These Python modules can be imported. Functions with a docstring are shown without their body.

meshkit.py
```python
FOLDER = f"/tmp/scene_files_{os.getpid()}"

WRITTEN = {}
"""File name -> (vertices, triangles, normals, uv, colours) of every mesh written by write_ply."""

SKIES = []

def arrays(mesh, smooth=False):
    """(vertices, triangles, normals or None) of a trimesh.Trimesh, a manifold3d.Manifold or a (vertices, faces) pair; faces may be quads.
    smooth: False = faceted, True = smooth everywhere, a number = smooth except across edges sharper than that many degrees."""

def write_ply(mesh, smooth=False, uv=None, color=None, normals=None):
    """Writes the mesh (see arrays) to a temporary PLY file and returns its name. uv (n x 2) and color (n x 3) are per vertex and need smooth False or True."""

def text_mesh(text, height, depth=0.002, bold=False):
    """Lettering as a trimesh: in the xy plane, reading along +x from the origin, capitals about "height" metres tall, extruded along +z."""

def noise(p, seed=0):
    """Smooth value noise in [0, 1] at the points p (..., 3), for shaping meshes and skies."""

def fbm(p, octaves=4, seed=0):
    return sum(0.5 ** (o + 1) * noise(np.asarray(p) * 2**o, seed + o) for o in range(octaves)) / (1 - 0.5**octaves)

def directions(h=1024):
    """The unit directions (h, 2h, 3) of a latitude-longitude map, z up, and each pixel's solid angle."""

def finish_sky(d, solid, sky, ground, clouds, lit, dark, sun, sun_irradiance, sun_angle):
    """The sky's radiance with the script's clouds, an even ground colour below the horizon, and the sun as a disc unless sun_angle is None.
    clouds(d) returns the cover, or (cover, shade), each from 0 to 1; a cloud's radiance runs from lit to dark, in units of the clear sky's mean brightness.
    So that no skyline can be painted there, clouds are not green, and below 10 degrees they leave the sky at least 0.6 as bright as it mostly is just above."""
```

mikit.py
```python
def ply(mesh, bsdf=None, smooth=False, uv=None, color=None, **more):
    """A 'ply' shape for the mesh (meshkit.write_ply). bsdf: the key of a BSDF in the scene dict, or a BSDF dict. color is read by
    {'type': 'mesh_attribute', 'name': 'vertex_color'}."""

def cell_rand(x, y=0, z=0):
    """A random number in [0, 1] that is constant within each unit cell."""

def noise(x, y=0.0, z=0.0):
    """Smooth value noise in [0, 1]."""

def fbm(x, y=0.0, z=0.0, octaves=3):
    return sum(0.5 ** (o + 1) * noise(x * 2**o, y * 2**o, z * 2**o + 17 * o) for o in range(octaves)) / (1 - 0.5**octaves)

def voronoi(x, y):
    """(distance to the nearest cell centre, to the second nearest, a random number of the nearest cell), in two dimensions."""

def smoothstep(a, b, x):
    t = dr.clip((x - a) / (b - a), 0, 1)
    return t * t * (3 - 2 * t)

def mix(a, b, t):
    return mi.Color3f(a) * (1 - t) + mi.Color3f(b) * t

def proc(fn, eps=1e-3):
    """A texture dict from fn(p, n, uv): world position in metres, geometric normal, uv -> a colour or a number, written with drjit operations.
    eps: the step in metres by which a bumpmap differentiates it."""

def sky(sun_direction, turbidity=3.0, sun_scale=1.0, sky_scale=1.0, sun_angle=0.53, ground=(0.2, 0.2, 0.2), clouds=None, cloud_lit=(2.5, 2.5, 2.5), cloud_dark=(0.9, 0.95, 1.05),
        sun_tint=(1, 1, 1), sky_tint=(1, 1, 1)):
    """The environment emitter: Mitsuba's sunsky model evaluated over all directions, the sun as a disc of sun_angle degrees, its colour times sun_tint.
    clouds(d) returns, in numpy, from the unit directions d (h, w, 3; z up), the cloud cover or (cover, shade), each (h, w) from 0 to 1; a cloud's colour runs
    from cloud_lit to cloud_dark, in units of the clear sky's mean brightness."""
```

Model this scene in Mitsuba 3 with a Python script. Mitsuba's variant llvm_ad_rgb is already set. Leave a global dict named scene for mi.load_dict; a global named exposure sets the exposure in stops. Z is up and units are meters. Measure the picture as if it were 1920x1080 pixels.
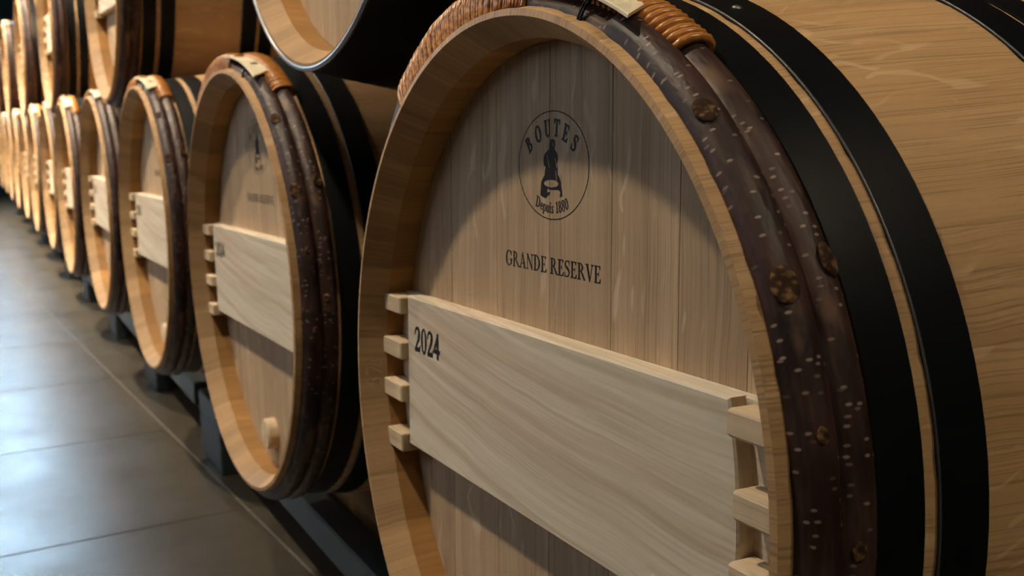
import math, random
import numpy as np, trimesh, mitsuba as mi, drjit as dr
import shapely, shapely.affinity as aff
from shapely.geometry import Polygon, Point, box as sbox, LineString, MultiPoint
from shapely.ops import unary_union
import mikit
from mikit import noise, fbm, voronoi, cell_rand, smoothstep, mix, proc
T = mi.ScalarTransform4f
random.seed(7)
rng = np.random.default_rng(7)
scene, labels = {}, {}

# ------------------------------------------------------------------ camera, light, exposure
CAM = np.array([0.6231456, -0.3177453, 0.2102184])
RC = np.array([[0.46997208, 0.88266368, -0.00557405], [0.13635342, -0.07883725, -0.98751832], [-0.87208600, 0.46334600, -0.15740551]])
FPX = 1948.69
m = np.eye(4)
m[:3, 0], m[:3, 1], m[:3, 2], m[:3, 3] = -RC[0], -RC[1], RC[2], CAM
scene['camera'] = {'type': 'thinlens', 'to_world': T(m), 'fov': 2 * math.degrees(math.atan(960 / FPX)), 'fov_axis': 'x',
                   'near_clip': 0.02, 'far_clip': 100.0, 'aperture_radius': 0.0014, 'focus_distance': 0.62}
exposure = 4.62
WARM = np.array([1.0, 0.83, 0.61])
LAMPS = [(-0.40, 52.0), (1.55, 21.0), (-1.75, 92.0), (-3.0, 190.0), (-4.3, 280.0), (-5.6, 310.0), (-6.9, 310.0), (-8.4, 310.0)]
SIDE_LAMP = (1.35, 0.45, 26.0)      # a spotlight of the second track, beside the end of the row   # x, radiance of the spotlights on the ceiling track
LAMP_Y, LAMP_Z, LAMP_R = -0.71, 1.85, 0.045
DAY = np.array([0.52, 0.77, 1.0]) * 0.66        # the high window at the far end of the aisle
DAY_SIDE = np.array([0.82, 0.88, 1.0]) * 0.075   # the windows across the aisle, in dim daylight
FLOOR_Z = -0.5
S_ROW = 0.788


# ------------------------------------------------------------------ materials
def mat(key, color, rough=0.6, spec=0.4, bump=None, bscale=0.0003, beps=3e-4, two=True, **kw):
    col = {'type': 'rgb', 'value': list(color)} if isinstance(color, (tuple, list)) else proc(color)
    b = {'type': 'principled', 'base_color': col, 'roughness': rough if not callable(rough) else proc(rough), 'specular': spec, **kw}
    if bump is not None:
        b = {'type': 'bumpmap', 'arbitrary': proc(bump, beps), 'scale': bscale, 'bsdf': b}
    scene[key] = {'type': 'twosided', 'bsdf': b} if two else b


def wood(dark, light, fleck, pore=0.5, fl=0.5, tone=0.22, band=1.0):
    dark, light, fleck = mi.Color3f(*dark), mi.Color3f(*light), mi.Color3f(*fleck)

    def fn(p, n, uv):
        u, v = uv.x, uv.y
        k = dr.floor(u / 10 + 0.5)
        w = u + 0.004 * noise(v * 9, k) + 0.0015 * noise(v * 40, k, 3)
        f1 = fbm(w * 55, v * 2.2, k, 3)
        f2 = noise(w * 420, v * 5, k)
        f3 = noise(w * 1300, v * 16, k + 5)
        t = dr.clip(0.5 + band * (f1 - 0.5) * 1.1 + 0.35 * (f2 - 0.5), 0, 1)
        c = mix(dark, light, t)
        c = c * (1 - pore * 0.34 * smoothstep(0.5, 0.95, f3))
        fk = smoothstep(0.76, 0.9, noise(w * 170 + 2.5 * noise(v * 50, k), v * 36 + 2 * noise(w * 90, k), k + 9)) * smoothstep(0.4, 0.6, noise(w * 25, v * 12, k + 2))
        c = mix(c, fleck, fk * fl)
        g = cell_rand(k, 3)
        return c * (1 - tone * 0.6 + tone * 1.2 * g)
    return fn


def wood_bump(p, n, uv):
    k = dr.floor(uv.x / 10 + 0.5)
    return 0.6 * noise(uv.x * 420, uv.y * 14, k) + 0.4 * noise(uv.x * 900, uv.y * 34, k + 5)


mat('oak_stave', wood((0.42, 0.245, 0.108), (0.55, 0.355, 0.178), (0.66, 0.47, 0.27), 0.75, 0.5, 0.16, 0.8), 0.55, 0.3, wood_bump, 0.00025)
mat('oak_chime', wood((0.32, 0.195, 0.092), (0.44, 0.285, 0.145), (0.55, 0.38, 0.20), 0.5, 0.15, 0.3), 0.62, 0.25, wood_bump, 0.0002)
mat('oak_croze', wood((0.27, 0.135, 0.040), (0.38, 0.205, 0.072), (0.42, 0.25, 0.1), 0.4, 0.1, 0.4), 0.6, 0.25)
mat('oak_head', wood((0.37, 0.255, 0.155), (0.55, 0.41, 0.265), (0.66, 0.53, 0.38), 0.7, 0.5, 0.22), 0.6, 0.25, wood_bump, 0.0002)


def board_col(p, n, uv):
    u, v = uv.x, uv.y          # u along the board's height, v along its length
    q = u + 0.095 * v - 0.19 * v * v + 0.010 * fbm(v * 9, u * 14, 2.0, 3)
    ring = fbm(q * 130, v * 2.5, 4.0, 3)
    fine = noise(q * 700, v * 18, 1.0)
    c = mix(mi.Color3f(0.545, 0.455, 0.335), mi.Color3f(0.67, 0.595, 0.465), smoothstep(0.2, 0.62, ring))
    c = mix(c, mi.Color3f(0.55, 0.40, 0.30), 0.5 * smoothstep(0.5, 0.75, fbm(q * 30, v * 3.6, 9.0, 2)))
    return c * (0.91 + 0.18 * fine)


mat('pale_board', board_col, 0.6, 0.25, wood_bump, 0.00012)
mat('pale_peg', wood((0.53, 0.40, 0.25), (0.70, 0.56, 0.38), (0.72, 0.6, 0.42), 0.5, 0.1, 0.1), 0.65, 0.2)
mat('pale_chip', wood((0.74, 0.64, 0.43), (0.86, 0.78, 0.57), (0.86, 0.79, 0.6), 0.2, 0.1, 0.1), 0.5, 0.3)


def bark(p, n, uv):
    u, v = uv.x, uv.y
    f = fbm(u * 28, v * 60, 1.0, 3)
    c = mix(mi.Color3f(0.018, 0.008, 0.006), mi.Color3f(0.054, 0.026, 0.020), smoothstep(0.25, 0.75, f))
    c = c * (0.75 + 0.5 * noise(u * 60, v * 700, 2.0))
    d, d2, r = voronoi(u * 230, v * 120)
    spot = smoothstep(0.24, 0.13, d) * smoothstep(0.70, 0.73, r)
    c = mix(c, mi.Color3f(0.34, 0.25, 0.19), spot * (0.15 + 0.7 * cell_rand(r * 1000, 2)))
    worn = smoothstep(0.70, 0.8, fbm(u * 14, v * 40, 8.0, 3))
    return mix(c, mi.Color3f(0.16, 0.085, 0.045), worn * 0.7)


mat('chestnut_bark', bark, 0.5, 0.4, lambda p, n, uv: fbm(uv.x * 90, uv.y * 300, 3.0, 3), 0.0006)
mat('knot_wood', lambda p, n, uv: mix(mi.Color3f(0.04, 0.02, 0.012), mi.Color3f(0.20, 0.115, 0.05), smoothstep(0.45, 0.8, fbm(p.x * 300, p.y * 300, p.z * 300, 2))), 0.85, 0.15)
mat('black_steel', lambda p, n, uv: mix(mi.Color3f(0.0018, 0.0026, 0.0034), mi.Color3f(0.0040, 0.0055, 0.0068), fbm(p.x * 40, p.y * 40, p.z * 40, 2)), 0.42, 0.18)
mat('galvanised_edge', (0.36, 0.37, 0.38), 0.38, 0.5, metallic=0.9)
mat('black_edge', (0.11, 0.115, 0.12), 0.35, 0.5, metallic=0.6)
mat('osier', lambda p, n, uv: mix(mi.Color3f(0.36, 0.125, 0.022), mi.Color3f(0.62, 0.27, 0.055), fbm(p.x * 120, p.y * 200, p.z * 120, 3)), 0.3, 0.55, clearcoat=0.3, clearcoat_gloss=0.7)
mat('osier_dark', lambda p, n, uv: mix(mi.Color3f(0.22, 0.075, 0.014), mi.Color3f(0.66, 0.30, 0.07), smoothstep(0.2, 0.8, fbm(p.x * 260, p.y * 40, p.z * 260, 2))), 0.27, 0.55, clearcoat=0.3, clearcoat_gloss=0.7)
mat('dark_wire', (0.03, 0.035, 0.035), 0.4, 0.5, metallic=0.6)
mat('ink', (0.012, 0.010, 0.009), 0.6, 0.3)
mat('stamp', (0.40, 0.27, 0.14), 0.6, 0.3)
mat('rack_steel', lambda p, n, uv: mix(mi.Color3f(0.030, 0.042, 0.044), mi.Color3f(0.042, 0.056, 0.058), fbm(p.x * 15, p.y * 15, p.z * 15, 3)), 0.45, 0.4)
mat('bearer_wood', wood((0.20, 0.10, 0.035), (0.30, 0.16, 0.06), (0.3, 0.17, 0.07), 0.4, 0.1), 0.7, 0.2)


def tile_col(p, n, uv):
    k = cell_rand(dr.floor(uv.x / 10 + 0.5), 7)
    f = fbm(p.x * 5, p.y * 5, 1.0, 4)
    g = fbm(p.x * 45, p.y * 30, 4.0, 3)
    c = mix(mi.Color3f(0.034, 0.029, 0.021), mi.Color3f(0.062, 0.053, 0.039), dr.clip(0.25 + 0.7 * f + 0.35 * (g - 0.5), 0, 1))
    return c * (0.93 + 0.14 * k)


mat('floor_tile', tile_col, lambda p, n, uv: 0.27 + 0.12 * fbm(p.x * 9, p.y * 9, 5.0, 3), 0.5)
mat('grout', lambda p, n, uv: mix(mi.Color3f(0.028, 0.024, 0.019), mi.Color3f(0.04, 0.034, 0.027), fbm(p.x * 30, p.y * 30, 2.0, 3)), 0.8, 0.2)
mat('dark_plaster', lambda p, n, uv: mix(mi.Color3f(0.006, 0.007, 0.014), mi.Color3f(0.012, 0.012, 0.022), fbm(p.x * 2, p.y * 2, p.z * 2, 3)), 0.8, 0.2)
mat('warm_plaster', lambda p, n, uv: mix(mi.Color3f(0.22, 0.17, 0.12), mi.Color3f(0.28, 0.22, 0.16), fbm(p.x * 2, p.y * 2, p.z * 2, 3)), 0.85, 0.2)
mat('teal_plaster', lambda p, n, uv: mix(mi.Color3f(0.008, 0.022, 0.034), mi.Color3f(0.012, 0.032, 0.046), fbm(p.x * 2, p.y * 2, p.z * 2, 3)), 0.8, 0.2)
mat('ceiling_paint', (0.16, 0.14, 0.12), 0.85, 0.2)
mat('lamp_metal', (0.02, 0.02, 0.02), 0.4, 0.5)
mat('frame_paint', (0.05, 0.055, 0.06), 0.5, 0.4)


# ------------------------------------------------------------------ mesh helpers
def add(key, d, M):
    while key in scene:
        mm = key.rsplit('_', 1)
        key = f'{mm[0]}_{int(mm[1]) + 1:03d}' if len(mm) == 2 and mm[1].isdigit() and len(mm[1]) == 3 else key + '_001'
    scene[key] = {**d, 'to_world': M}
    return key


class MB:
    """vertices, triangles and uv of one mesh, gathered patch by patch"""
    def __init__(s): s.v, s.f, s.uv, s.n = [], [], [], 0

    def add(s, v, f, uv):
        v = np.asarray(v, float).reshape(-1, 3)
        s.v.append(v); s.f.append(np.asarray(f, int).reshape(-1, 3) + s.n); s.uv.append(np.asarray(uv, float).reshape(-1, 2)); s.n += len(v)
        return s

    def grid(s, P, uv):
        a, b = P.shape[:2]
        i = np.arange(a * b).reshape(a, b)
        q = np.stack([i[:-1, :-1], i[1:, :-1], i[1:, 1:], i[:-1, 1:]], -1).reshape(-1, 4)
        return s.add(P, np.vstack([q[:, [0, 1, 2]], q[:, [0, 2, 3]]]), uv)

    def facets(s, mesh, axis=0, off=0.0, scale=1.0):
        """a faceted mesh, box-mapped: v runs along the given grain axis"""
        tri = np.asarray(mesh.triangles); nn = np.abs(np.asarray(mesh.face_normals))
        v = tri.reshape(-1, 3)
        oth = [a for a in (0, 1, 2) if a != axis]
        pick = np.where(nn[:, oth[0]] > nn[:, oth[1]], oth[1], oth[0])
        endg = nn.argmax(1) == axis
        u = np.take_along_axis(v.reshape(-1, 3, 3), pick[:, None, None].repeat(3, 1), 2)[..., 0]
        w = v.reshape(-1, 3, 3)[..., axis].copy()
        w[endg] = v.reshape(-1, 3, 3)[endg][..., oth[1]]
        return s.add(v, np.arange(len(v)), np.stack([u.ravel() * scale + off, w.ravel()], 1))

    def ply(s, bsdf, smooth=True):
        return mikit.ply((np.vstack(s.v), np.vstack(s.f)), bsdf, smooth=smooth, uv=np.vstack(s.uv))


_off = [0]


def off():
    _off[0] = (_off[0] + 1) % 40
    return 10.0 * _off[0]


def chamfer_box(x0, x1, y0, y1, z0, z1, c=0.002):
    c = min(c, (x1 - x0) / 3, (y1 - y0) / 3, (z1 - z0) / 3)
    P = []
    for x, sx in ((x0, 1), (x1, -1)):
        for y, sy in ((y0, 1), (y1, -1)):
            for z, sz in ((z0, 1), (z1, -1)):
                P += [(x, y + sy * c, z + sz * c), (x + sx * c, y, z + sz * c), (x + sx * c, y + sy * c, z)]
    return trimesh.convex.convex_hull(np.array(P))


def boxmesh(bsdf, *a, c=0.002, axis=0, o=None):
    return MB().facets(chamfer_box(*a, c=c), axis, off() if o is None else o).ply(bsdf, False)


def plate(poly, y0, y1, ch):
    """a convex outline in x, z as a plate between y0 (front, chamfered) and y1"""
    P = [(x, y1, z) for x, z in poly.exterior.coords] + [(x, y0 + ch, z) for x, z in poly.exterior.coords] + [(x, y0, z) for x, z in poly.buffer(-ch).exterior.coords]
    return trimesh.convex.convex_hull(np.array(P))


def print_mesh(shape, y, depth, bsdf):
    """flat print in x, z standing a hair proud of the plane y"""
    gs = [g for g in getattr(shape, 'geoms', [shape]) if g.area > 1e-9]
    t = trimesh.util.concatenate([trimesh.creation.extrude_polygon(g, depth, engine='earcut') for g in gs])
    v = t.vertices
    return mikit.ply((np.stack([v[:, 0], y - v[:, 2], v[:, 1]], 1), t.faces), bsdf)


def tube(path, r, sides=8, close=False):
    P = np.asarray(path, float)
    t = np.gradient(P, axis=0)
    if close:
        t = np.roll(P, -1, 0) - np.roll(P, 1, 0)
    t /= np.linalg.norm(t, axis=1, keepdims=True)
    a = np.cross(t, np.where(np.abs(t[:, 2:]) < 0.9, [[0, 0, 1.0]], [[1.0, 0, 0]])); a /= np.linalg.norm(a, axis=1, keepdims=True)
    b = np.cross(t, a)
    g = np.linspace(0, 2 * np.pi, sides, endpoint=False)
    v = P[:, None] + np.broadcast_to(r, (len(P),))[:, None, None] * (np.cos(g)[None, :, None] * a[:, None] + np.sin(g)[None, :, None] * b[:, None])
    n = len(P)
    f = []
    for i in range(n if close else n - 1):
        j = (i + 1) % n
        for k in range(sides):
            l = (k + 1) % sides
            f += [(i * sides + k, j * sides + k, j * sides + l), (i * sides + k, j * sides + l, i * sides + l)]
    v = v.reshape(-1, 3)
    if not close:
        v = np.vstack([v, P[0], P[-1]])
        f += [(n * sides, k, (k + 1) % sides) for k in range(sides)] + [(n * sides + 1, (n - 1) * sides + (k + 1) % sides, (n - 1) * sides + k) for k in range(sides)]
    return v, np.array(f)


# ------------------------------------------------------------------ serif lettering, drawn as outlines (capitals 1 high)
def rc(x0, y0, x1, y1): return sbox(x0, y0, x1, y1)
def pg(*p): return Polygon(p).buffer(0)
def el(cx, cy, rx, ry): return aff.scale(Point(cx, cy).buffer(1.0, 24), rx, ry, origin=(cx, cy))
def un(*a): return unary_union(list(a))


def serif(xc, w, y, up):
    s = 1 if up else -1
    return un(rc(xc - w, min(y, y + s * 0.045), xc + w, max(y, y + s * 0.045)), pg((xc - w * 0.8, y + s * 0.04), (xc + w * 0.8, y + s * 0.04), (xc + w * 0.3, y + s * 0.11), (xc - w * 0.3, y + s * 0.11)))


def stem(xc, w, y0=0.0, y1=1.0, sw=None, top=True, bot=True):
    g = [rc(xc - w / 2, y0, xc + w / 2, y1)]
    sw = sw or w / 2 + 0.09
    if bot: g.append(serif(xc, sw, y0, True))
    if top: g.append(serif(xc, sw, y1, False))
    return un(*g)


def brush(pts, ws, n=40):
    from scipy.interpolate import CubicSpline
    pts = np.array(pts, float)
    s = np.r_[0, np.cumsum(np.linalg.norm(np.diff(pts, axis=0), axis=1))]
    q = np.linspace(0, s[-1], n)
    P = CubicSpline(s, pts)(q); W = np.interp(q, s, ws) / 2
    d = [Point(p).buffer(w, 6) for p, w in zip(P, W)]
    return unary_union([unary_union([a, b]).convex_hull for a, b in zip(d, d[1:])])


def glyphs():
    K, H = 0.165, 0.052
    G = {}
    bowl = lambda cx, cy, rx, ry, ix, iy, x0: el(cx, cy, rx, ry).difference(el(cx, cy, ix, iy)).intersection(rc(x0, -1, 9, 2))
    G['B'] = un(stem(0.2, K), bowl(0.28, 0.755, 0.32, 0.245, 0.165, 0.2, 0.2), bowl(0.28, 0.27, 0.40, 0.27, 0.235, 0.222, 0.2)), 0.74
    G['O'] = el(0.42, 0.5, 0.40, 0.52).difference(el(0.42, 0.5, 0.235, 0.47)), 0.86
    G['U'] = un(stem(0.2, K, 0.3, 1, bot=False), stem(0.68, H, 0.3, 1, 0.11, bot=False), el(0.408, 0.32, 0.298, 0.335).difference(el(0.445, 0.32, 0.21, 0.275)).intersection(rc(0, -1, 1, 0.33))), 0.86
    G['T'] = un(stem(0.4, K, top=False), rc(0.04, 0.945, 0.76, 1), pg((0.03, 1), (0.10, 1), (0.16, 0.945), (0.06, 0.74), (0.03, 0.74)), pg((0.77, 1), (0.70, 1), (0.64, 0.945), (0.74, 0.74), (0.77, 0.74))), 0.8
    G['E'] = un(stem(0.2, K), rc(0.2, 0.95, 0.62, 1), rc(0.2, 0, 0.64, 0.05), rc(0.2, 0.49, 0.5, 0.54), pg((0.63, 1), (0.5, 0.96), (0.58, 0.78), (0.61, 0.78)), pg((0.66, 0), (0.5, 0.04), (0.64, 0.25), (0.68, 0.25)), pg((0.5, 0.68), (0.44, 0.52), (0.5, 0.35))), 0.72
    G['S'] = un(brush([(0.53, 0.80), (0.42, 0.955), (0.27, 0.965), (0.13, 0.86), (0.13, 0.70), (0.29, 0.565), (0.45, 0.45), (0.53, 0.29), (0.45, 0.09), (0.28, 0.03), (0.13, 0.07), (0.07, 0.24)], [0.05, 0.06, 0.06, 0.10, 0.13, 0.17, 0.17, 0.12, 0.08, 0.06, 0.05, 0.05]), pg((0.52, 1), (0.56, 1), (0.56, 0.7), (0.5, 0.8)), pg((0.05, 0), (0.09, 0.0), (0.1, 0.22), (0.04, 0.32))), 0.64
    G['D'] = un(stem(0.2, K), bowl(0.28, 0.5, 0.52, 0.5, 0.345, 0.452, 0.2)), 0.86
    G['R'] = un(stem(0.2, K), bowl(0.28, 0.74, 0.34, 0.26, 0.185, 0.212, 0.2), pg((0.34, 0.5), (0.5, 0.5), (0.84, 0.045), (0.86, 0), (0.7, 0))), 0.84
    G['G'] = un(el(0.43, 0.5, 0.41, 0.52).difference(el(0.45, 0.5, 0.255, 0.465)).difference(pg((0.5, 0.5), (1, 0.5), (1, 0.75), (0.78, 0.72))).difference(rc(0.6, 0.3, 1, 0.72)), stem(0.73, K, 0.1, 0.46, 0.15, bot=False), pg((0.74, 1), (0.78, 1), (0.78, 0.69), (0.70, 0.8))), 0.9
    G['A'] = un(pg((0.12, 0), (0.175, 0), (0.45, 0.9), (0.43, 1.0), (0.40, 1.0)), pg((0.40, 1.02), (0.47, 1.02), (0.80, 0), (0.61, 0)), rc(0.22, 0.29, 0.62, 0.34), serif(0.145, 0.14, 0, True), serif(0.71, 0.17, 0, True)), 0.86
    G['N'] = un(stem(0.17, H, sw=0.12), stem(0.74, H, 0.0, 1, 0.12, bot=False), pg((0.06, 1), (0.25, 1), (0.77, 0.12), (0.77, -0.03), (0.72, -0.03))), 0.88
    G['V'] = un(pg((0.06, 1), (0.25, 1), (0.48, 0.2), (0.46, -0.03), (0.41, -0.03)), pg((0.66, 1), (0.72, 1), (0.47, -0.03), (0.43, -0.03)), serif(0.155, 0.16, 1, False), serif(0.69, 0.13, 1, False)), 0.84
    G['2'] = un(brush([(0.06, 0.72), (0.13, 0.90), (0.28, 0.97), (0.42, 0.86), (0.43, 0.67), (0.30, 0.40), (0.06, 0.07)], [0.06, 0.07, 0.09, 0.15, 0.17, 0.11, 0.07]), pg((0.03, 0), (0.50, 0), (0.55, 0.26), (0.51, 0.26), (0.45, 0.145), (0.07, 0.145))), 0.6
    G['0'] = el(0.28, 0.5, 0.26, 0.515).difference(el(0.28, 0.5, 0.125, 0.46)), 0.58
    G['4'] = un(rc(0.30, 0, 0.44, 1), pg((0.0, 0.23), (0.55, 0.23), (0.55, 0.35), (0.0, 0.35)), pg((0.0, 0.23), (0.0, 0.32), (0.36, 1.0), (0.44, 1.0), (0.44, 0.95), (0.06, 0.23))), 0.6
    G['1'] = un(stem(0.26, 0.15, top=False, sw=0.19), pg((0.08, 0.86), (0.26, 1), (0.3, 1), (0.3, 0.9), (0.2, 0.88))), 0.5
    G['8'] = un(el(0.28, 0.75, 0.21, 0.26).difference(el(0.28, 0.75, 0.1, 0.21)), el(0.28, 0.265, 0.25, 0.285).difference(el(0.28, 0.265, 0.125, 0.23))), 0.58
    G['e'] = un(el(0.25, 0.31, 0.23, 0.33).difference(el(0.27, 0.31, 0.125, 0.28)).difference(rc(0.26, 0.17, 1, 0.32)), rc(0.08, 0.31, 0.46, 0.36)), 0.5
    G['p'] = un(stem(0.14, 0.12, -0.28, 0.64, 0.12, top=False), pg((0.02, 0.6), (0.2, 0.68), (0.2, 0.6)), el(0.3, 0.31, 0.24, 0.33).difference(el(0.28, 0.31, 0.135, 0.28)).intersection(rc(0.14, -1, 2, 2))), 0.58
    G['u'] = un(stem(0.13, 0.12, 0.15, 0.64, 0.1, top=False, bot=False), rc(0.02, 0.6, 0.19, 0.64), stem(0.43, 0.12, 0, 0.64, 0.1, top=False), rc(0.32, 0.6, 0.49, 0.64), el(0.28, 0.17, 0.21, 0.19).difference(el(0.29, 0.2, 0.11, 0.15)).intersection(rc(0, -1, 1, 0.18))), 0.58
    G['i'] = un(stem(0.14, 0.12, 0, 0.64, 0.12, top=False), rc(0.03, 0.6, 0.2, 0.64), Point(0.14, 0.87).buffer(0.09)), 0.3
    G['s'] = brush([(0.34, 0.50), (0.27, 0.61), (0.16, 0.62), (0.09, 0.52), (0.12, 0.42), (0.27, 0.27), (0.33, 0.15), (0.27, 0.03), (0.15, 0.01), (0.06, 0.14)], [0.06, 0.06, 0.06, 0.09, 0.11, 0.12, 0.1, 0.06, 0.06, 0.06], 24), 0.42
    G['5'] = un(brush([(0.40, 0.93), (0.14, 0.93), (0.10, 0.55), (0.28, 0.60), (0.42, 0.45), (0.40, 0.15), (0.2, 0.03), (0.05, 0.1)], [0.1] * 8)), 0.56
    G['7'] = brush([(0.05, 0.93), (0.45, 0.93), (0.2, 0.05)], [0.1] * 3), 0.56
    G['6'] = un(el(0.26, 0.28, 0.22, 0.28).difference(el(0.26, 0.28, 0.12, 0.18)), brush([(0.42, 0.92), (0.2, 0.75), (0.09, 0.35)], [0.1] * 3)), 0.56
    G[' '] = None, 0.34
    return G


GL = glyphs()


def word(text, h, gap=0.06, width=None, squeeze=1.0):
    x, out = 0.0, []
    for ch in text:
        g, w = GL[ch]
        if g is not None: out.append(aff.translate(g, x, 0))
        x += w + gap
    s = aff.translate(unary_union(out), -(x - gap) / 2, 0)
    sx = (width / (x - gap)) if width else h * squeeze
    return aff.scale(s, sx, h, origin=(0, 0))


# ------------------------------------------------------------------ the barrel: axis along y, front end at y = 0
LEN, RE, RB = 0.95, 0.283, 0.334
Y_BEV, R_BEV, Y_HEAD = 0.022, 0.2656, 0.045
def Rs(y): return RB - (RB - RE) * ((LEN / 2 - y) / (LEN / 2)) ** 2


def cyl(R, y, th): return np.stack([R * np.cos(th), y + 0 * th, R * np.sin(th)], -1)


def arc_edges(n, seed):
    r = np.random.default_rng(seed)
    w = r.uniform(0.75, 1.3, n); w = w / w.sum() * 2 * np.pi
    return np.r_[0, np.cumsum(w)] + r.uniform(0, 6)


def stave_parts(a0, a1, nth, ny, o, groove=0.0006):
    """outer face with its end grain; the chamfered chime; the inner wall down to the head"""
    th = np.linspace(a0, a1, nth)
    dip = np.zeros(nth)
    if groove: dip[0] = dip[-1] = groove
    ys = np.r_[0.0, 0.004, np.linspace(0.015, LEN - 0.015, ny), LEN]
    TH, Y = np.meshgrid(th, ys)
    R = Rs(Y) - dip[None, :]
    U = (TH - a0) * 0.3
    out, chm, crz = MB(), MB(), MB()
    out.grid(np.stack([R * np.cos(TH), Y, R * np.sin(TH)], -1), np.stack([U + o, Y], -1))

    def band(mb, p0, p1, e, n=2, k=0.0):
        t = np.linspace(0, 1, n)[:, None]
        rr, yy = p0[0] + (p1[0] - p0[0]) * t, p0[1] + (p1[1] - p0[1]) * t
        rr = rr + e * dip[None, :]
        P = np.stack([rr * np.cos(th)[None], yy + 0 * th[None], rr * np.sin(th)[None]], -1)
        L = math.hypot(p1[0] - p0[0], p1[1] - p0[1])
        mb.grid(P, np.stack([np.broadcast_to(((th - a0) * 0.28)[None] + o, P.shape[:2]), np.broadcast_to(k + L * t, P.shape[:2])], -1))
    band(out, (RE, 0.0), (0.2785, -0.0008), 0)
    band(chm, (0.2785, -0.0008), (R_BEV, Y_BEV), 0.7, 3)
    band(crz, (R_BEV, Y_BEV), (R_BEV + 0.001, Y_HEAD + 0.012), 0.7, 2, 0.1)
    return out, chm, crz


def ring_hoop(y0, y1, dr0=0.0002, t=0.0019, seg=120):
    th = np.linspace(0, 2 * np.pi, seg + 1)
    b = MB()
    pr = [(Rs(y0) + dr0 - 0.001, y0), (Rs(y0) + t, y0), (Rs(y1) + t, y1), (Rs(y1) + dr0 - 0.001, y1)]
    for (r0, a), (r1, c) in zip(pr, pr[1:]):
        n = 4 if abs(a - c) > 0.01 else 2
        k = np.linspace(0, 1, n)[:, None]
        if n == 4:
            yy = a + (c - a) * k; rr = Rs(yy) + t
        else:
            yy, rr = a + (c - a) * k, r0 + (r1 - r0) * k
        b.grid(np.stack([rr * np.cos(th)[None], yy + 0 * th[None], rr * np.sin(th)[None]], -1), np.stack([np.broadcast_to(th[None] * 0.3, (n, seg + 1)), np.broadcast_to(yy, (n, seg + 1))], -1))
    return b


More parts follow.
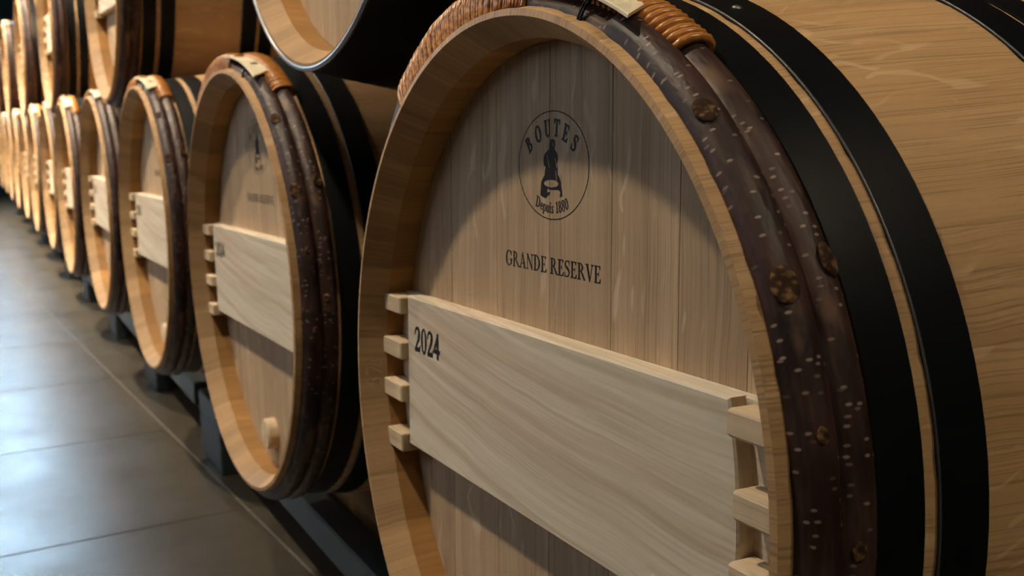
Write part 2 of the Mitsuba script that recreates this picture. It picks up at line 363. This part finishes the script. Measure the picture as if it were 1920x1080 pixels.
def edge_ring(y, seg=120, r=0.0009):
    th = np.linspace(0, 2 * np.pi, seg, endpoint=False)
    v, f = tube(cyl(Rs(y) + 0.0016, y, th), r, 6, True)
    return mikit.ply((v, f), None, smooth=True) | {}


def rod_section(th, yc, w, h, phi, bump):
    """half-round chestnut rod lying on the staves; th along the ring, phi across"""
    yy = yc - w * np.cos(phi)
    rr = Rs(yy) - 0.001 + (h * np.sin(phi) ** 0.8 + 0.001) * bump
    return rr, yy


RODS = [(0.0185, 0.0108, 0.0118), (0.0365, 0.0108, 0.0110)]     # centre, half width, height


LAP = 0.0165          # the two ends of the front rod lie one on the other under the binding
def lap_of(a): x = np.clip((a - 84) / 34, 0, 1); return LAP * x * x * (3 - 2 * x)


def rod_mesh(i, seed, seg=300, nphi=11, thin=None):
    yc, w, h = RODS[i]
    r = np.random.default_rng(seed)
    th = np.linspace(0, 2 * np.pi, seg + 1)
    ph = np.linspace(0.0, np.pi, nphi)
    TH, PH = np.meshgrid(th, ph)
    nz = np.zeros_like(th); wz = np.zeros_like(th)
    for k in range(2, 22):
        nz += r.normal() / k * np.cos(k * th + r.uniform(0, 7)); wz += r.normal() / k * np.cos(k * th + r.uniform(0, 7))
    hh = h * (1 + 0.05 * nz)
    ww = w * (1 + 0.03 * wz)
    if thin is not None:       # the rod's two ends lap: from here on only the thin under end is left
        a = np.degrees(th)
        lap = np.clip((a - thin[0]) / 1.0, 0, 1) * np.clip((thin[1] - a) / 1.0, 0, 1)
        hh = hh * (1 - 0.55 * lap) + lap_of(a) * np.clip((152 - a) / 20, 0, 1) ** 0.7
    yy = yc - ww[None] * np.cos(PH)
    rr = Rs(yy) - 0.0006 + hh[None] * np.sin(PH) ** 0.75
    rr = rr + 0.00035 * np.sin(3 * PH + 9 * TH) * np.sin(PH)
    P = np.stack([rr * np.cos(TH), yy, rr * np.sin(TH)], -1)
    return MB().grid(P, np.stack([TH * 0.3 + 0.7 * seed, PH * 0.011], -1))


def knot_mesh(i, ang, r0, hgt, phi=1.35, elong=1.35):
    yc, w, h = RODS[i]
    y = yc - w * math.cos(phi); a = math.radians(ang)
    R = Rs(y) + h * math.sin(phi) ** 0.75 - 0.0012
    u, v = np.meshgrid(np.linspace(0, 2 * np.pi, 19), np.linspace(0, 1, 8))
    rad = r0 * np.sin(v * np.pi / 2)
    prof = hgt * (np.cos(v * np.pi / 2) ** 0.7) - 0.5 * hgt * np.exp(-(v / 0.25) ** 2)
    t = np.array([-math.sin(a), 0, math.cos(a)]); n = np.array([math.cos(a) * math.sin(phi), -math.cos(phi), math.sin(a) * math.sin(phi)]); b = np.cross(t, n)
    c = np.array([R * math.cos(a), y, R * math.sin(a)])
    P = c + (rad * np.cos(u) * elong)[..., None] * t + (rad * np.sin(u))[..., None] * b + prof[..., None] * n
    return MB().grid(P, np.stack([u, v], -1)).ply('knot_wood')


def wrap_mesh(i, a0, a1, pitch, r, bsdf, sides=6, per=14, wob=0.0, under=0.0035):
    """one osier strand wound round a rod"""
    yc, w, h = RODS[i]
    Lc = abs(math.radians(a1 - a0)) * 0.30
    turns = max(3, int(Lc / pitch))
    t = np.linspace(0, 1, turns * per + 1)
    rr_ = np.random.default_rng(5 + i)
    jit = np.interp(t * turns, np.arange(turns + 1), rr_.normal(0, wob, turns + 1))
    th = np.radians(a0 + (a1 - a0) * t) + jit * 0.004
    g = 2 * np.pi * turns * t
    # the loop runs over the top of the rod and flat along its foot
    top = np.sin(g)
    y = yc - (w + r * 0.6) * np.cos(g)
    rad = Rs(y) + np.where(top > 0, (h + (lap_of(np.degrees(th)) + 0.0025 if i == 0 else 0)) * np.abs(top) ** (0.6 if i == 0 else 0.75) + r * 0.35, 0.0005 + 0 * top) + jit * 0.0004
    th = th + 0.0045 * np.cos(g)
    v, f = tube(np.stack([rad * np.cos(th), y, rad * np.sin(th)], -1), r, sides)
    return mikit.ply((v, f), bsdf, smooth=True)


def chip_mesh(a0, a1, y0, y1, R0, lift, thick, bsdf, skew=0.0):
    """pale split end of the hoop, a thin flat slip that springs off the rod"""
    n = 12
    a = np.radians(np.linspace(a0, a1, n)); k = np.linspace(1, 0, n)
    b = MB()
    R = R0 + lift * k ** 1.6
    rows = [(R + thick, y0 + 0.001), (R + thick, y1 - 0.001), (R + thick - 0.0006, y1), (R, y1), (R, y0), (R + thick - 0.0006, y0), (R + thick, y0 + 0.001)]
    sk = lambda y_: a + math.radians(skew) * (y_ - y0) / (y1 - y0) * k
    pts = [np.stack([r_ * np.cos(sk(y_)), np.full(n, y_), r_ * np.sin(sk(y_))], -1) for r_, y_ in rows]
    o = off()
    for p_, q_ in zip(pts, pts[1:]):
        b.grid(np.stack([p_, q_]), np.stack([np.stack([np.full(n, o), a * 0.3], -1), np.stack([np.full(n, o + 0.02), a * 0.3], -1)]))
    for e in (0, -1):
        c = [p_[e] for p_ in pts[1:6]]
        b.add(np.array(c + [pts[0][e]]), [(0, 1, 2), (0, 2, 3), (0, 3, 4), (0, 4, 5)], [(o + 0.004 * j, 0.01 * j) for j in range(6)])
    return b.ply(bsdf, False)


def build_once(fn, _c={}):
    if fn not in _c: _c[fn] = fn()
    return _c[fn]


# --- head: planks, print, brace board, pegs, plug
HEAD_X = [-0.2662, -0.168, -0.085, -0.004, 0.075, 0.146, 0.207, 0.2662]
disc = Point(0, 0).buffer(0.2662, 48)
FIG = [(-0.0027, 0.1992), (0.0007, 0.1982), (0.0015, 0.1954), (0.0003, 0.1931), (0.0014, 0.1912), (0.0043, 0.1891), (0.0049, 0.1855), (0.0035, 0.1823), (0.0048, 0.1797), (0.0047, 0.1752), (0.0071, 0.1728), (0.009, 0.17), (0.0096, 0.1665), (0.0107, 0.1633), (0.0113, 0.1608), (0.0083, 0.16), (0.0092, 0.1633), (0.0066, 0.165), (0.001, 0.1647), (-0.0041, 0.1647), (-0.0089, 0.1655), (-0.0106, 0.1621), (-0.0054, 0.1624), (-0.0087, 0.1603), (-0.0118, 0.1584), (-0.015, 0.1593), (-0.0185, 0.1604), (-0.0181, 0.1644), (-0.0175, 0.169), (-0.0149, 0.1725), (-0.0128, 0.1739), (-0.0119, 0.1778), (-0.0114, 0.1801), (-0.0136, 0.1817), (-0.0142, 0.1856), (-0.0128, 0.1889), (-0.0097, 0.1905), (-0.0066, 0.1923), (-0.0062, 0.1955), (-0.0052, 0.1981)]


def emblem_shape():
    ring = el(-0.0005, 0.1812, 0.0487, 0.0378)
    g = [ring.difference(el(-0.0005, 0.1812, 0.0479, 0.0370))]
    fig = aff.translate(Polygon(FIG).buffer(0.0004), 0.0022, 0)
    fig = fig.difference(aff.translate(el(-0.0038, 0.1687, 0.0100, 0.0026), 0.0022, 0))          # the mouth of the cask
    for x0, z0, x1, z1 in ((0.0004, 0.1965, 0.0012, 0.1945), (-0.0075, 0.1885, -0.0045, 0.1800), (0.0035, 0.1862, 0.0062, 0.1800), (0.0045, 0.1775, 0.0056, 0.1712)):   # light lines: face, arms
        fig = fig.difference(LineString([(x0, z0), (x1, z1)]).buffer(0.00042))
    g.append(fig)
    for ch, (x, z), a in zip('BOUTES', [(-0.0333, 0.1958), (-0.0202, 0.2032), (-0.0069, 0.2069), (0.0058, 0.2069), (0.0180, 0.2032), (0.0295, 0.1963)], (36, 22, 7, -7, -21, -35)):
        s, w = GL[ch]
        s = aff.scale(aff.translate(s, -w / 2, -0.5), 0.0100, 0.0114, origin=(0, 0)).buffer(0.0004)
        g.append(aff.translate(aff.rotate(s, a, origin=(0, 0)), x, z))
    txt = 'Depuis 1880'
    adv = [GL[c][1] + 0.06 for c in txt]; tot = sum(adv); x = 0
    for ch, w in zip(txt, adv):
        if GL[ch][0] is not None:
            t = (x + w / 2) / tot * 2 - 1
            s = aff.scale(aff.translate(GL[ch][0], -w / 2, -0.4), 0.0076, 0.0076, origin=(0, 0)).buffer(0.00018)
            g.append(aff.translate(aff.rotate(s, 20 * t, origin=(0, 0)), 0.0225 * t - 0.0005, 0.1513 + 0.0042 * t * t))
        x += w
    return unary_union(g)


def head_parts():
    out = []
    for i, (x0, x1) in enumerate(zip(HEAD_X, HEAD_X[1:])):
        p = disc.intersection(sbox(x0, -1, x1, 1)).simplify(0.0002)
        out.append(('head__plank', MB().facets(plate(p, Y_HEAD, Y_HEAD + 0.016, 0.0005), 2, off()).ply('oak_head', False)))
    out.append(('head__emblem', print_mesh(emblem_shape(), Y_HEAD + 0.0001, 0.00025, 'ink')))
    out.append(('head__lettering', print_mesh(aff.translate(word('GRANDE RESERVE', 0.0114, 0.03, 0.1335).buffer(0.0001), -0.0035, 0.1055), Y_HEAD + 0.0001, 0.00025, 'ink')))
    th = np.linspace(0, 2 * np.pi, 25)
    b = MB()
    pr = [(0.0215, Y_HEAD + 0.001), (0.0215, Y_HEAD - 0.012), (0.0195, Y_HEAD - 0.0145), (0.0, Y_HEAD - 0.0150)]
    for (r0, y0), (r1, y1) in zip(pr, pr[1:]):
        b.grid(np.stack([cyl(r0, y0, th), cyl(r1, y1, th)]) + np.array([0.0, 0, -0.218]), np.stack([np.stack([th * r0, th * 0], -1), np.stack([th * r0, th * 0 + 0.01], -1)]))
    out.append(('head__wooden_plug', b.ply('pale_peg')))
    return out


BZ0, BZ1 = -0.0715, 0.0640


def board_parts(date):
    arcR = sbox(-0.2245, BZ0, 0.5, BZ1).intersection(el(-0.15, -0.012, 0.3745, 0.335))
    arcL = arcR.intersection(el(0.42, 0.0, 0.6545, 1.0)).simplify(0.0002)
    tong = disc.buffer(-0.0015).intersection(sbox(-1, BZ0 + 0.0005, 1, BZ1 - 0.0005)).simplify(0.0002)
    b = MB().facets(plate(arcL, 0.0265, 0.0385, 0.0013), 0, 0.0)
    b.facets(plate(tong, 0.0375, 0.0449, 0.0004), 0, 0.0)
    out = [('brace_board', b.ply('pale_board', False))]
    if date:
        w = word('2024', 0.0212, 0.02, 0.0545).buffer(0.0006)
        out.append(('brace_board__date_lettering', print_mesh(aff.translate(w, -0.181, 0.0175), 0.0266, 0.00025, 'ink')))
    for z0, z1 in ((0.047, 0.0625), (0.006, 0.022), (-0.033, -0.017), (-0.079, -0.062)):
        out.append(('peg', MB().facets(chamfer_box(-0.2685, -0.2255, 0.0195, 0.0375, z0, z1, 0.0012), 0, off()).ply('pale_peg', False)))
    for x0, z0, z1 in ((0.2215, 0.0465, 0.0615), (0.2275, 0.0040, 0.0200), (0.2255, -0.0350, -0.0190), (0.219, -0.072, -0.056)):
        out.append(('peg', MB().facets(chamfer_box(x0, 0.2695, 0.0185, 0.0375, z0, z1, 0.0018), 0, off()).ply('pale_peg', False)))
    return out


def rear_head():
    th = np.linspace(0, 2 * np.pi, 49)
    pr = [(RE, LEN), (0.2785, LEN + 0.0008), (R_BEV, LEN - Y_BEV), (R_BEV + 0.001, LEN - Y_HEAD), (0.0, LEN - Y_HEAD)]
    P = np.stack([cyl(r, y, th) for r, y in pr])
    return MB().grid(P, P[..., [0, 2]]).ply('oak_head', 30 if False else True)


HOOPS = [(0.0510, 0.0766, 0), (0.0855, 0.1138, 1), (0.2484, 0.2800, 1), (0.2865, 0.3150, 0)]
_cache = {}


def hoop_parts():
    if 'h' not in _cache:
        L = []
        for y0, y1, edge in HOOPS:
            e = mikit.ply(tube(cyl(Rs(y0) + 0.0014, y0, np.linspace(0, 2 * np.pi, 160, endpoint=False)), 0.0008, 6, True), 'black_edge', smooth=True) if edge else None
            L.append((ring_hoop(y0, y1).ply('black_steel'), e))
        for y0, y1, edge in HOOPS:
            L.append((ring_hoop(LEN - y1, LEN - y0).ply('black_steel'), None))
        _cache['h'] = L
    return _cache['h']


def rivet(ang, y):
    a = math.radians(ang)
    s = trimesh.creation.icosphere(2, 0.0032); s.apply_scale([1, 1, 1])
    s.apply_transform(np.diag([0.5, 1, 1, 1]))
    c, d = math.cos(a), math.sin(a)
    s.apply_transform(np.array([[c, 0, -d, (Rs(y) + 0.0018) * c], [0, 1, 0, y], [d, 0, c, (Rs(y) + 0.0018) * d], [0, 0, 0, 1.0]]))
    return mikit.ply(s, 'galvanised_edge', smooth=True)


def chestnut_parts(lod):
    if ('c', lod) in _cache: return _cache['c', lod]
    hi = lod == 0
    L = []
    seg, nphi = (300, 11) if hi else (120, 8)
    L.append(('chestnut_hoop', rod_mesh(0, 3, seg, nphi, (66.0, 85.0)).ply('chestnut_bark')))
    per, sd = (14, 7) if hi else (8, 5)
    L.append(('chestnut_hoop__osier_binding', wrap_mesh(0, 85.5, 130, 0.0038, 0.0018, 'osier_dark', sd, per, 1.0)))
    L.append(('chestnut_hoop__pale_end', chip_mesh(62.2, 90, 0.0068, 0.0315, 0.2972, 0.0035, 0.0022, 'pale_chip', 4.0)))
    if hi:
        for a, r0, hg, ph in ((47.0, 0.0062, 0.0013, 1.1), (27.2, 0.0072, 0.0017, 1.2), (13.6, 0.0034, 0.0014, 1.5), (-4.0, 0.004, 0.0016, 1.7), (150, 0.007, 0.003, 1.4), (214, 0.008, 0.003, 1.2)):
            L.append(('chestnut_hoop__knot', knot_mesh(0, a, r0, hg, ph)))
        yc, w, h = RODS[0]
        g = np.linspace(-0.1, np.pi + 0.2, 16)
        a = math.radians(71.0)
        y = yc - (w + 0.0015) * np.cos(g); rad = Rs(y) + np.maximum((h + 0.003) * np.sin(g), -0.0005)
        wire = [tube(np.stack([rad * math.cos(a + da), y, rad * math.sin(a + da)], -1), 0.0011, 6) for da in (0.0, 0.009)]
        b = MB()
        for v, f in wire: b.add(v, f, np.zeros((len(v), 2)))
        L.append(('chestnut_hoop__tie_wire', b.ply('dark_wire')))
    L.append(('chestnut_hoop_001', rod_mesh(1, 4, seg, nphi).ply('chestnut_bark')))
    L.append(('chestnut_hoop_001__osier_binding', wrap_mesh(1, 57.2, 104, 0.0062, 0.0031, 'osier', sd, per, 0.3)))
    if hi:
        for a, r0, hg, ph in ((29.0, 0.007, 0.0030, 1.95), (3.0, 0.004, 0.002, 1.3), (170, 0.008, 0.003, 1.5)):
            L.append(('chestnut_hoop_001__knot', knot_mesh(1, a, r0, hg, ph)))
    _cache['c', lod] = L
    return L




def barrel(name, loc, label, group, yaw=0.0, pitch=0.0, roll=0.0, lod=1, seed=1, chestnut=True, brace=True, date=True, hoop_turn=0.0, emblem=True):
    M = T().translate([float(x) for x in loc]).rotate([0, 0, 1], math.degrees(yaw)).rotate([1, 0, 0], math.degrees(pitch))
    MR = M.rotate([0, 1, 0], -roll)                 # the head and its board sit a little turned in the staves
    MH = M.rotate([0, 1, 0], -hoop_turn)
    labels[name] = {'label': label, 'category': 'barrel', 'group': group}
    if lod == 0:
        ed = arc_edges(30, seed)
        for a0, a1 in zip(ed, ed[1:]):
            o, c, z = stave_parts(a0, a1, 7, 22, off())
            k = add(name + '__stave', o.ply('oak_stave'), M)
            scene[k + '__chime'] = {**c.ply('oak_chime'), 'to_world': M}
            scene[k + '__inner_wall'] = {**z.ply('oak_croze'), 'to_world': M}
    else:
        if 'body' not in _cache:
            O, C, Z = MB(), MB(), MB()
            ed = arc_edges(30, 99)
            for a0, a1 in zip(ed, ed[1:]):
                for D, s in zip((O, C, Z), stave_parts(a0, a1, 5, 10, off())):
                    for v, f, u in zip(s.v, s.f, s.uv):
                        D.add(v, f - f.min(), u)
            _cache['body'] = O.ply('oak_stave'), C.ply('oak_chime'), Z.ply('oak_croze')
        MB_ = M.rotate([0, 1, 0], 37.0 * seed)
        for part, d in zip(('body', 'chime', 'inner_wall'), _cache['body']): add(f'{name}__{part}', d, MB_)
    if 'head' not in _cache: _cache['head'] = head_parts()
    if ('board', date) not in _cache: _cache['board', date] = board_parts(date)
    for part, d in _cache['head']:
        if emblem or 'plank' in part: add(f'{name}__{part}', d, MR)
    if brace:
        for part, d in _cache['board', date]: add(f'{name}__{part}', d, MR)
    if 'rear' not in _cache: _cache['rear'] = rear_head()
    add(f'{name}__rear_head', _cache['rear'], M)
    for n_, (d, e) in enumerate(hoop_parts()):
        if not chestnut and n_ == 0:
            d = _cache.setdefault('wide', ring_hoop(0.0405, 0.0850).ply('black_steel'))
        k = add(f'{name}__metal_hoop', d, M)
        if e: scene[k + '__bright_edge'] = {**e, 'to_world': M}
    if chestnut:
        for part, d in chestnut_parts(lod): add(f'{name}__{part}', d, MH)
    else:
        if 'galv' not in _cache:
            g = ring_hoop(-0.0005, 0.040, t=0.0021)
            th = np.linspace(0, 2 * np.pi, 160, endpoint=False)
            _cache['galv'] = g.ply('black_steel'), mikit.ply(tube(cyl(RE + 0.0008, -0.0004, th), 0.0026, 8, True), 'galvanised_edge', smooth=True)
        k = add(f'{name}__metal_hoop', _cache['galv'][0], M)
        scene[k + '__bright_edge'] = {**_cache['galv'][1], 'to_world': M}
        labels[k + '__bright_edge'] = {'label': 'silver galvanised rim'}
    return M


# ------------------------------------------------------------------ structure
X0, X1, Y0, Y1, ZC = -10.9, 2.6, -3.2, 1.7, 4.4
def struct(key, d, label=None):
    scene[key] = d
    labels[key] = {'kind': 'structure', **({'label': label} if label else {})}


struct('floor', boxmesh('grout', X0, X1, Y0, Y1, FLOOR_Z - 0.12, FLOOR_Z - 0.0012, c=0.001))
TA = math.radians(3.75); TO = np.array([-1.252, 0.1128]); TS = 0.60
mat('joint_strip', (0.13, 0.115, 0.09), 0.5, 0.4)
scene['floor__joint_strip'] = {**boxmesh('joint_strip', -9.0, 2.2, -0.0014, 0.0014, -0.004, 0.0002, c=0.0003), 'to_world': T().translate([float(TO[0]), float(TO[1]), FLOOR_Z]).rotate([0, 0, 1], math.degrees(TA))}
tm = {}
nt = 0
for i in range(-16, 5):
    for j in range(-4, 4):
        c = TO + TS * ((i + 0.5) * np.array([math.cos(TA), math.sin(TA)]) + (j + 0.5) * np.array([-math.sin(TA), math.cos(TA)]))
        if not (X0 + 0.45 < c[0] < X1 - 0.45 and Y0 + 0.45 < c[1] < Y1 - 0.45): continue
        h = TS / 2 - 0.0016
        v = (i * 7 + j * 3) % 6
        if v not in tm: tm[v] = boxmesh('floor_tile', -h, h, -h, h, -0.01, 0.0, c=0.0012, axis=1, o=10.0 * v)
        nt += 1
        scene['floor__tile' + (f'_{nt - 1:03d}' if nt > 1 else '')] = {**tm[v], 'to_world': T().translate([float(c[0]), float(c[1]), FLOOR_Z + rng.uniform(-0.0002, 0.0002)]).rotate([0, 0, 1], math.degrees(TA))}
struct('ceiling', boxmesh('ceiling_paint', X0, X1, Y0, Y1, ZC, ZC + 0.1))
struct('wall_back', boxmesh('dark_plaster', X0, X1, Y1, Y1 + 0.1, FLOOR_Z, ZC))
FX = [(-5.6, -3.6), (-3.1, -1.1)]; FZ0, FZ1 = 0.5, 3.0
b = MB()
for a in ((X0, FX[0][0], FLOOR_Z, ZC), (FX[0][1], FX[1][0], FLOOR_Z, ZC), (FX[1][1], X1, FLOOR_Z, ZC), *((x0, x1, z0, z1) for x0, x1 in FX for z0, z1 in ((FLOOR_Z, FZ0), (FZ1, ZC)))):
    b.facets(chamfer_box(a[0], a[1], Y0 - 0.1, Y0, a[2], a[3], 0.001))
struct('wall_front', b.ply('warm_plaster', False))
for i, (x0, x1) in enumerate(FX):
    b = MB()
    for a in ((x0, x0 + 0.05, FZ0, FZ1), (x1 - 0.05, x1, FZ0, FZ1), (x0, x1, FZ0, FZ0 + 0.05), (x0, x1, FZ1 - 0.05, FZ1), ((x0 + x1) / 2 - 0.02, (x0 + x1) / 2 + 0.02, FZ0, FZ1)):
        b.facets(chamfer_box(a[0], a[1], Y0 - 0.08, Y0 - 0.02, a[2], a[3], 0.003))
    struct(f'window_{i + 2}', b.ply('frame_paint', False))
    pv = np.array([[x0, Y0 - 0.085, FZ0], [x1, Y0 - 0.085, FZ0], [x1, Y0 - 0.085, FZ1], [x0, Y0 - 0.085, FZ1]])
    scene[f'window_{i + 2}__pane'] = {**mikit.ply((pv, [(0, 2, 1), (0, 3, 2)]), 'frame_paint'), 'emitter': {'type': 'area', 'radiance': {'type': 'rgb', 'value': DAY_SIDE.tolist()}}}
struct('wall_right', boxmesh('warm_plaster', X1, X1 + 0.1, Y0, Y1, FLOOR_Z, ZC))
# far end wall with its window (a tall opening)
WY0, WY1, WZ0, WZ1 = -1.7, 0.45, 1.75, 4.2
b = MB()
for a in ((Y0, WY0, FLOOR_Z, ZC), (WY1, Y1, FLOOR_Z, ZC), (WY0, WY1, FLOOR_Z, WZ0), (WY0, WY1, WZ1, ZC)):
    b.facets(chamfer_box(X0 - 0.1, X0, a[0], a[1], a[2], a[3], 0.001))
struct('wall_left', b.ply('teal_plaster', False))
b = MB()
for a in ((WY0, WY0 + 0.05, WZ0, WZ1), (WY1 - 0.05, WY1, WZ0, WZ1), (WY0, WY1, WZ0, WZ0 + 0.05), (WY0, WY1, WZ1 - 0.05, WZ1), (-0.65, -0.60, WZ0, WZ1), (WY0, WY1, 2.95, 3.0)):
    b.facets(chamfer_box(X0 - 0.08, X0 - 0.02, a[0], a[1], a[2], a[3], 0.003))
struct('window_1', b.ply('frame_paint', False))
pane = MB().grid(np.array([[[X0 - 0.085, WY0, WZ0], [X0 - 0.085, WY1, WZ0]], [[X0 - 0.085, WY0, WZ1], [X0 - 0.085, WY1, WZ1]]]), np.zeros((2, 2, 2)))
pane.f = [np.asarray(f)[:, ::-1] for f in pane.f]
nrm = np.cross(pane.v[0][pane.f[0][0][1]] - pane.v[0][pane.f[0][0][0]], pane.v[0][pane.f[0][0][2]] - pane.v[0][pane.f[0][0][0]])
if nrm[0] < 0: pane.f = [np.asarray(f)[:, ::-1] for f in pane.f]
scene['window_1__pane'] = {**pane.ply('frame_paint', False), 'emitter': {'type': 'area', 'radiance': {'type': 'rgb', 'value': DAY.tolist()}}}

# ------------------------------------------------------------------ ceiling track with spotlights
scene['ceiling_track'] = boxmesh('lamp_metal', -9.0, 2.2, LAMP_Y - 0.018, LAMP_Y + 0.018, 2.27, 2.30)
for n, x in enumerate((-8.5, -6.0, -3.5, -1.0, 1.8)):
    add('ceiling_track__hanger', mikit.ply(tube([(x, LAMP_Y, 2.295), (x, LAMP_Y, ZC)], 0.006, 8), 'lamp_metal', smooth=30), T())
labels['ceiling_track'] = {'label': 'black ceiling track that carries the spotlights above the aisle', 'category': 'light track'}
for n, (lx, ly, rad) in enumerate([(a, LAMP_Y, c) for a, c in LAMPS] + [SIDE_LAMP]):
    key = 'track_spotlight' + (f'_{n:03d}' if n else '')
    tgt = np.array([lx * (0.5 if ly > 0 else 1), 0.15 if ly < 0 else ly, 0.0]); src = np.array([lx, ly, LAMP_Z]); d = tgt - src; d /= np.linalg.norm(d)
    Rm = trimesh.geometry.align_vectors([0, 0, 1], d); Rm[:3, 3] = src
    th = np.linspace(0, 2 * np.pi, 25)
    hs = MB()
    pr = [(0.0, -0.14), (0.045, -0.14), (0.055, -0.12), (0.055, 0.07), (0.051, 0.07), (0.050, -0.002), (0.0, -0.002)]
    for (r0, z0), (r1, z1) in zip(pr, pr[1:]):
        hs.grid(np.stack([np.stack([r0 * np.cos(th), r0 * np.sin(th), z0 + 0 * th], -1), np.stack([r1 * np.cos(th), r1 * np.sin(th), z1 + 0 * th], -1)]), np.zeros((2, 25, 2)))
    scene[key + '__housing'] = {**hs.ply('lamp_metal'), 'to_world': T(Rm)}
    top = src - d * 0.13
    scene[key + '__stem'] = mikit.ply(tube([top, [top[0], top[1], 2.28 if ly < 0 else ZC]], 0.012, 8), 'lamp_metal', smooth=30)
    scene[key + '__lens'] = {'type': 'disk', 'to_world': T(Rm) @ T().scale([LAMP_R, LAMP_R, 1]), 'bsdf': {'type': 'ref', 'id': 'lamp_metal'},
                             'emitter': {'type': 'area', 'radiance': {'type': 'rgb', 'value': (WARM * rad).tolist()}}}
    labels[key] = {'label': 'black cylindrical spotlight on a stem of its own beside the end of the row' if ly > 0 else 'black cylindrical spotlight on the ceiling track, ' + ('second', 'first', 'third', 'fourth', 'fifth', 'sixth', 'seventh', 'eighth')[n] + ' from its near end', 'category': 'spotlight', 'group': 'track spotlights'}

# ------------------------------------------------------------------ racks under the lower row
RT = -0.36
def rack(name, x0, x1, posts, label):
    labels[name] = {'label': label, 'category': 'rack', 'group': 'steel racks under the barrels'}
    for y in (0.112, 0.795):
        add(name + '__rail', boxmesh('rack_steel', x0, x1, y, y + 0.043, RT - 0.05, RT, c=0.003), T())
        for p in posts:
            add(name + '__post', boxmesh('rack_steel', p, p + 0.195, y + 0.0005, y + 0.0425, FLOOR_Z, RT - 0.049, c=0.003), T())
    for y in (0.185, 0.715):
        add(name + '__bearer', boxmesh('bearer_wood', x0, x1, y, y + 0.05, RT - 0.03, -0.3275 if y < 0.5 else -0.3335, c=0.003), T())
    for p in posts:
        add(name + '__cross_bar', boxmesh('rack_steel', p + 0.02, p + 0.06, 0.15, 0.80, RT - 0.07, RT - 0.03, c=0.003), T())


rack('barrel_rack', -1.649, 0.42, (-1.649, -0.678, 0.22), 'blue-grey steel rack carrying the two nearest barrels of the lower row')
for i in range(5):
    x = -1.70 - i * 1.60
    nm = ('third and fourth', 'fifth and sixth', 'seventh and eighth', 'ninth and tenth', 'eleventh and twelfth')[i]
    rack(f'barrel_rack_{i + 1:03d}', x - 1.55, x, (x - 1.50, x - 0.72), f'dark steel rack in the shade under the {nm} barrels of the lower row')

# ------------------------------------------------------------------ barrels
ORD = ['nearest', 'second', 'third', 'fourth', 'fifth', 'sixth', 'seventh', 'eighth', 'ninth', 'tenth', 'eleventh', 'twelfth']
POSE = {0: ((0, 0, 0), -0.00158, -0.0150), 1: ((-0.0007, 0.0027, -0.0024), 0.00773, 0.01155), 2: ((-0.0002, 0.0029, 0.0012), 0.0084, 0.0004), 3: ((0.0004, 0.0018, -0.0002), 0.0056, 0.004)}
LAB = {0: 'large oak wine barrel in front, GRANDE RESERVE on its head, 2024 on its board',
       1: 'second oak barrel of the lower row, pale plug low on its head, beside the nearest',
       2: 'third oak barrel of the lower row, standing between the second and the fourth',
       3: 'fourth oak barrel of the lower row, below the second upper barrel'}
for k in range(12):
    (dx, dy, dz), yaw, pit = POSE.get(k, ((0, rng.uniform(-.004, .004), 0), rng.uniform(-.008, .008), rng.uniform(-.006, .006)))
    name = 'wine_barrel' + (f'_{k:03d}' if k else '')
    barrel(name, (-k * S_ROW + dx, dy, dz), LAB.get(k, f'blurred oak barrel of the lower row, {ORD[k]} counted from the nearest'), 'oak barrels in the lower row',
           yaw, pit, roll=1.25 if k == 0 else rng.uniform(-1.5, 1.5), lod=0 if k < 3 else 1, seed=k + 1, hoop_turn=0 if k == 0 else rng.uniform(-3, 5))
UP = [0.5, 2.5, 4.5, 6.5, 8.5, 10.5]
UL = ['oak barrel with a silver metal rim and no board, resting on the two nearest barrels', 'second upper barrel, its side and black hoops in view, resting on third and fourth',
      'third upper barrel, white board on its head, resting on the fifth and sixth', 'fourth barrel of the upper row, resting on the seventh and eighth',
      'fifth barrel of the upper row, near the left edge of the photo', 'sixth barrel of the upper row, farthest of all']
for i, u in enumerate(UP):
    name = f'wine_barrel_{12 + i:03d}'
    barrel(name, (-u * S_ROW, 0.0, 0.5475), UL[i], 'oak barrels in the upper row', 0, 0, roll=rng.uniform(-2, 2), lod=0 if i == 0 else 1, seed=30 + i,
           chestnut=i > 0, brace=i > 0, date=True, emblem=i > 0, hoop_turn=rng.uniform(-3, 5))
# details only the nearest barrel shows
M0 = scene['wine_barrel__metal_hoop']['to_world']
scene['wine_barrel__metal_hoop_001__rivet'] = {**rivet(66.5, 0.0985), 'to_world': M0}
st = aff.rotate(word('576', 0.013, 0.12), 90, origin=(0, 0))
# stamped number on the chamfer at the left, read sideways
gs = [trimesh.creation.extrude_polygon(g, 0.0003, engine='earcut') for g in (st.geoms if hasattr(st, 'geoms') else [st])]
tt = trimesh.util.concatenate(gs).subdivide()
v = tt.vertices
sl = (0.2785 - R_BEV) / (Y_BEV + 0.0008)
ang = math.pi - (-0.018 + v[:, 1]) / 0.272
yy = 0.0175 + v[:, 0]
rr = 0.2785 - sl * (yy + 0.0008) - v[:, 2] + 0.0001
scene['wine_barrel__stamped_number'] = {**mikit.ply((np.stack([rr * np.cos(ang), yy, rr * np.sin(ang)], 1), tt.faces), 'stamp'), 'to_world': M0}
labels['wine_barrel__stamped_number'] = {'label': 'number stamped sideways into the rim'}
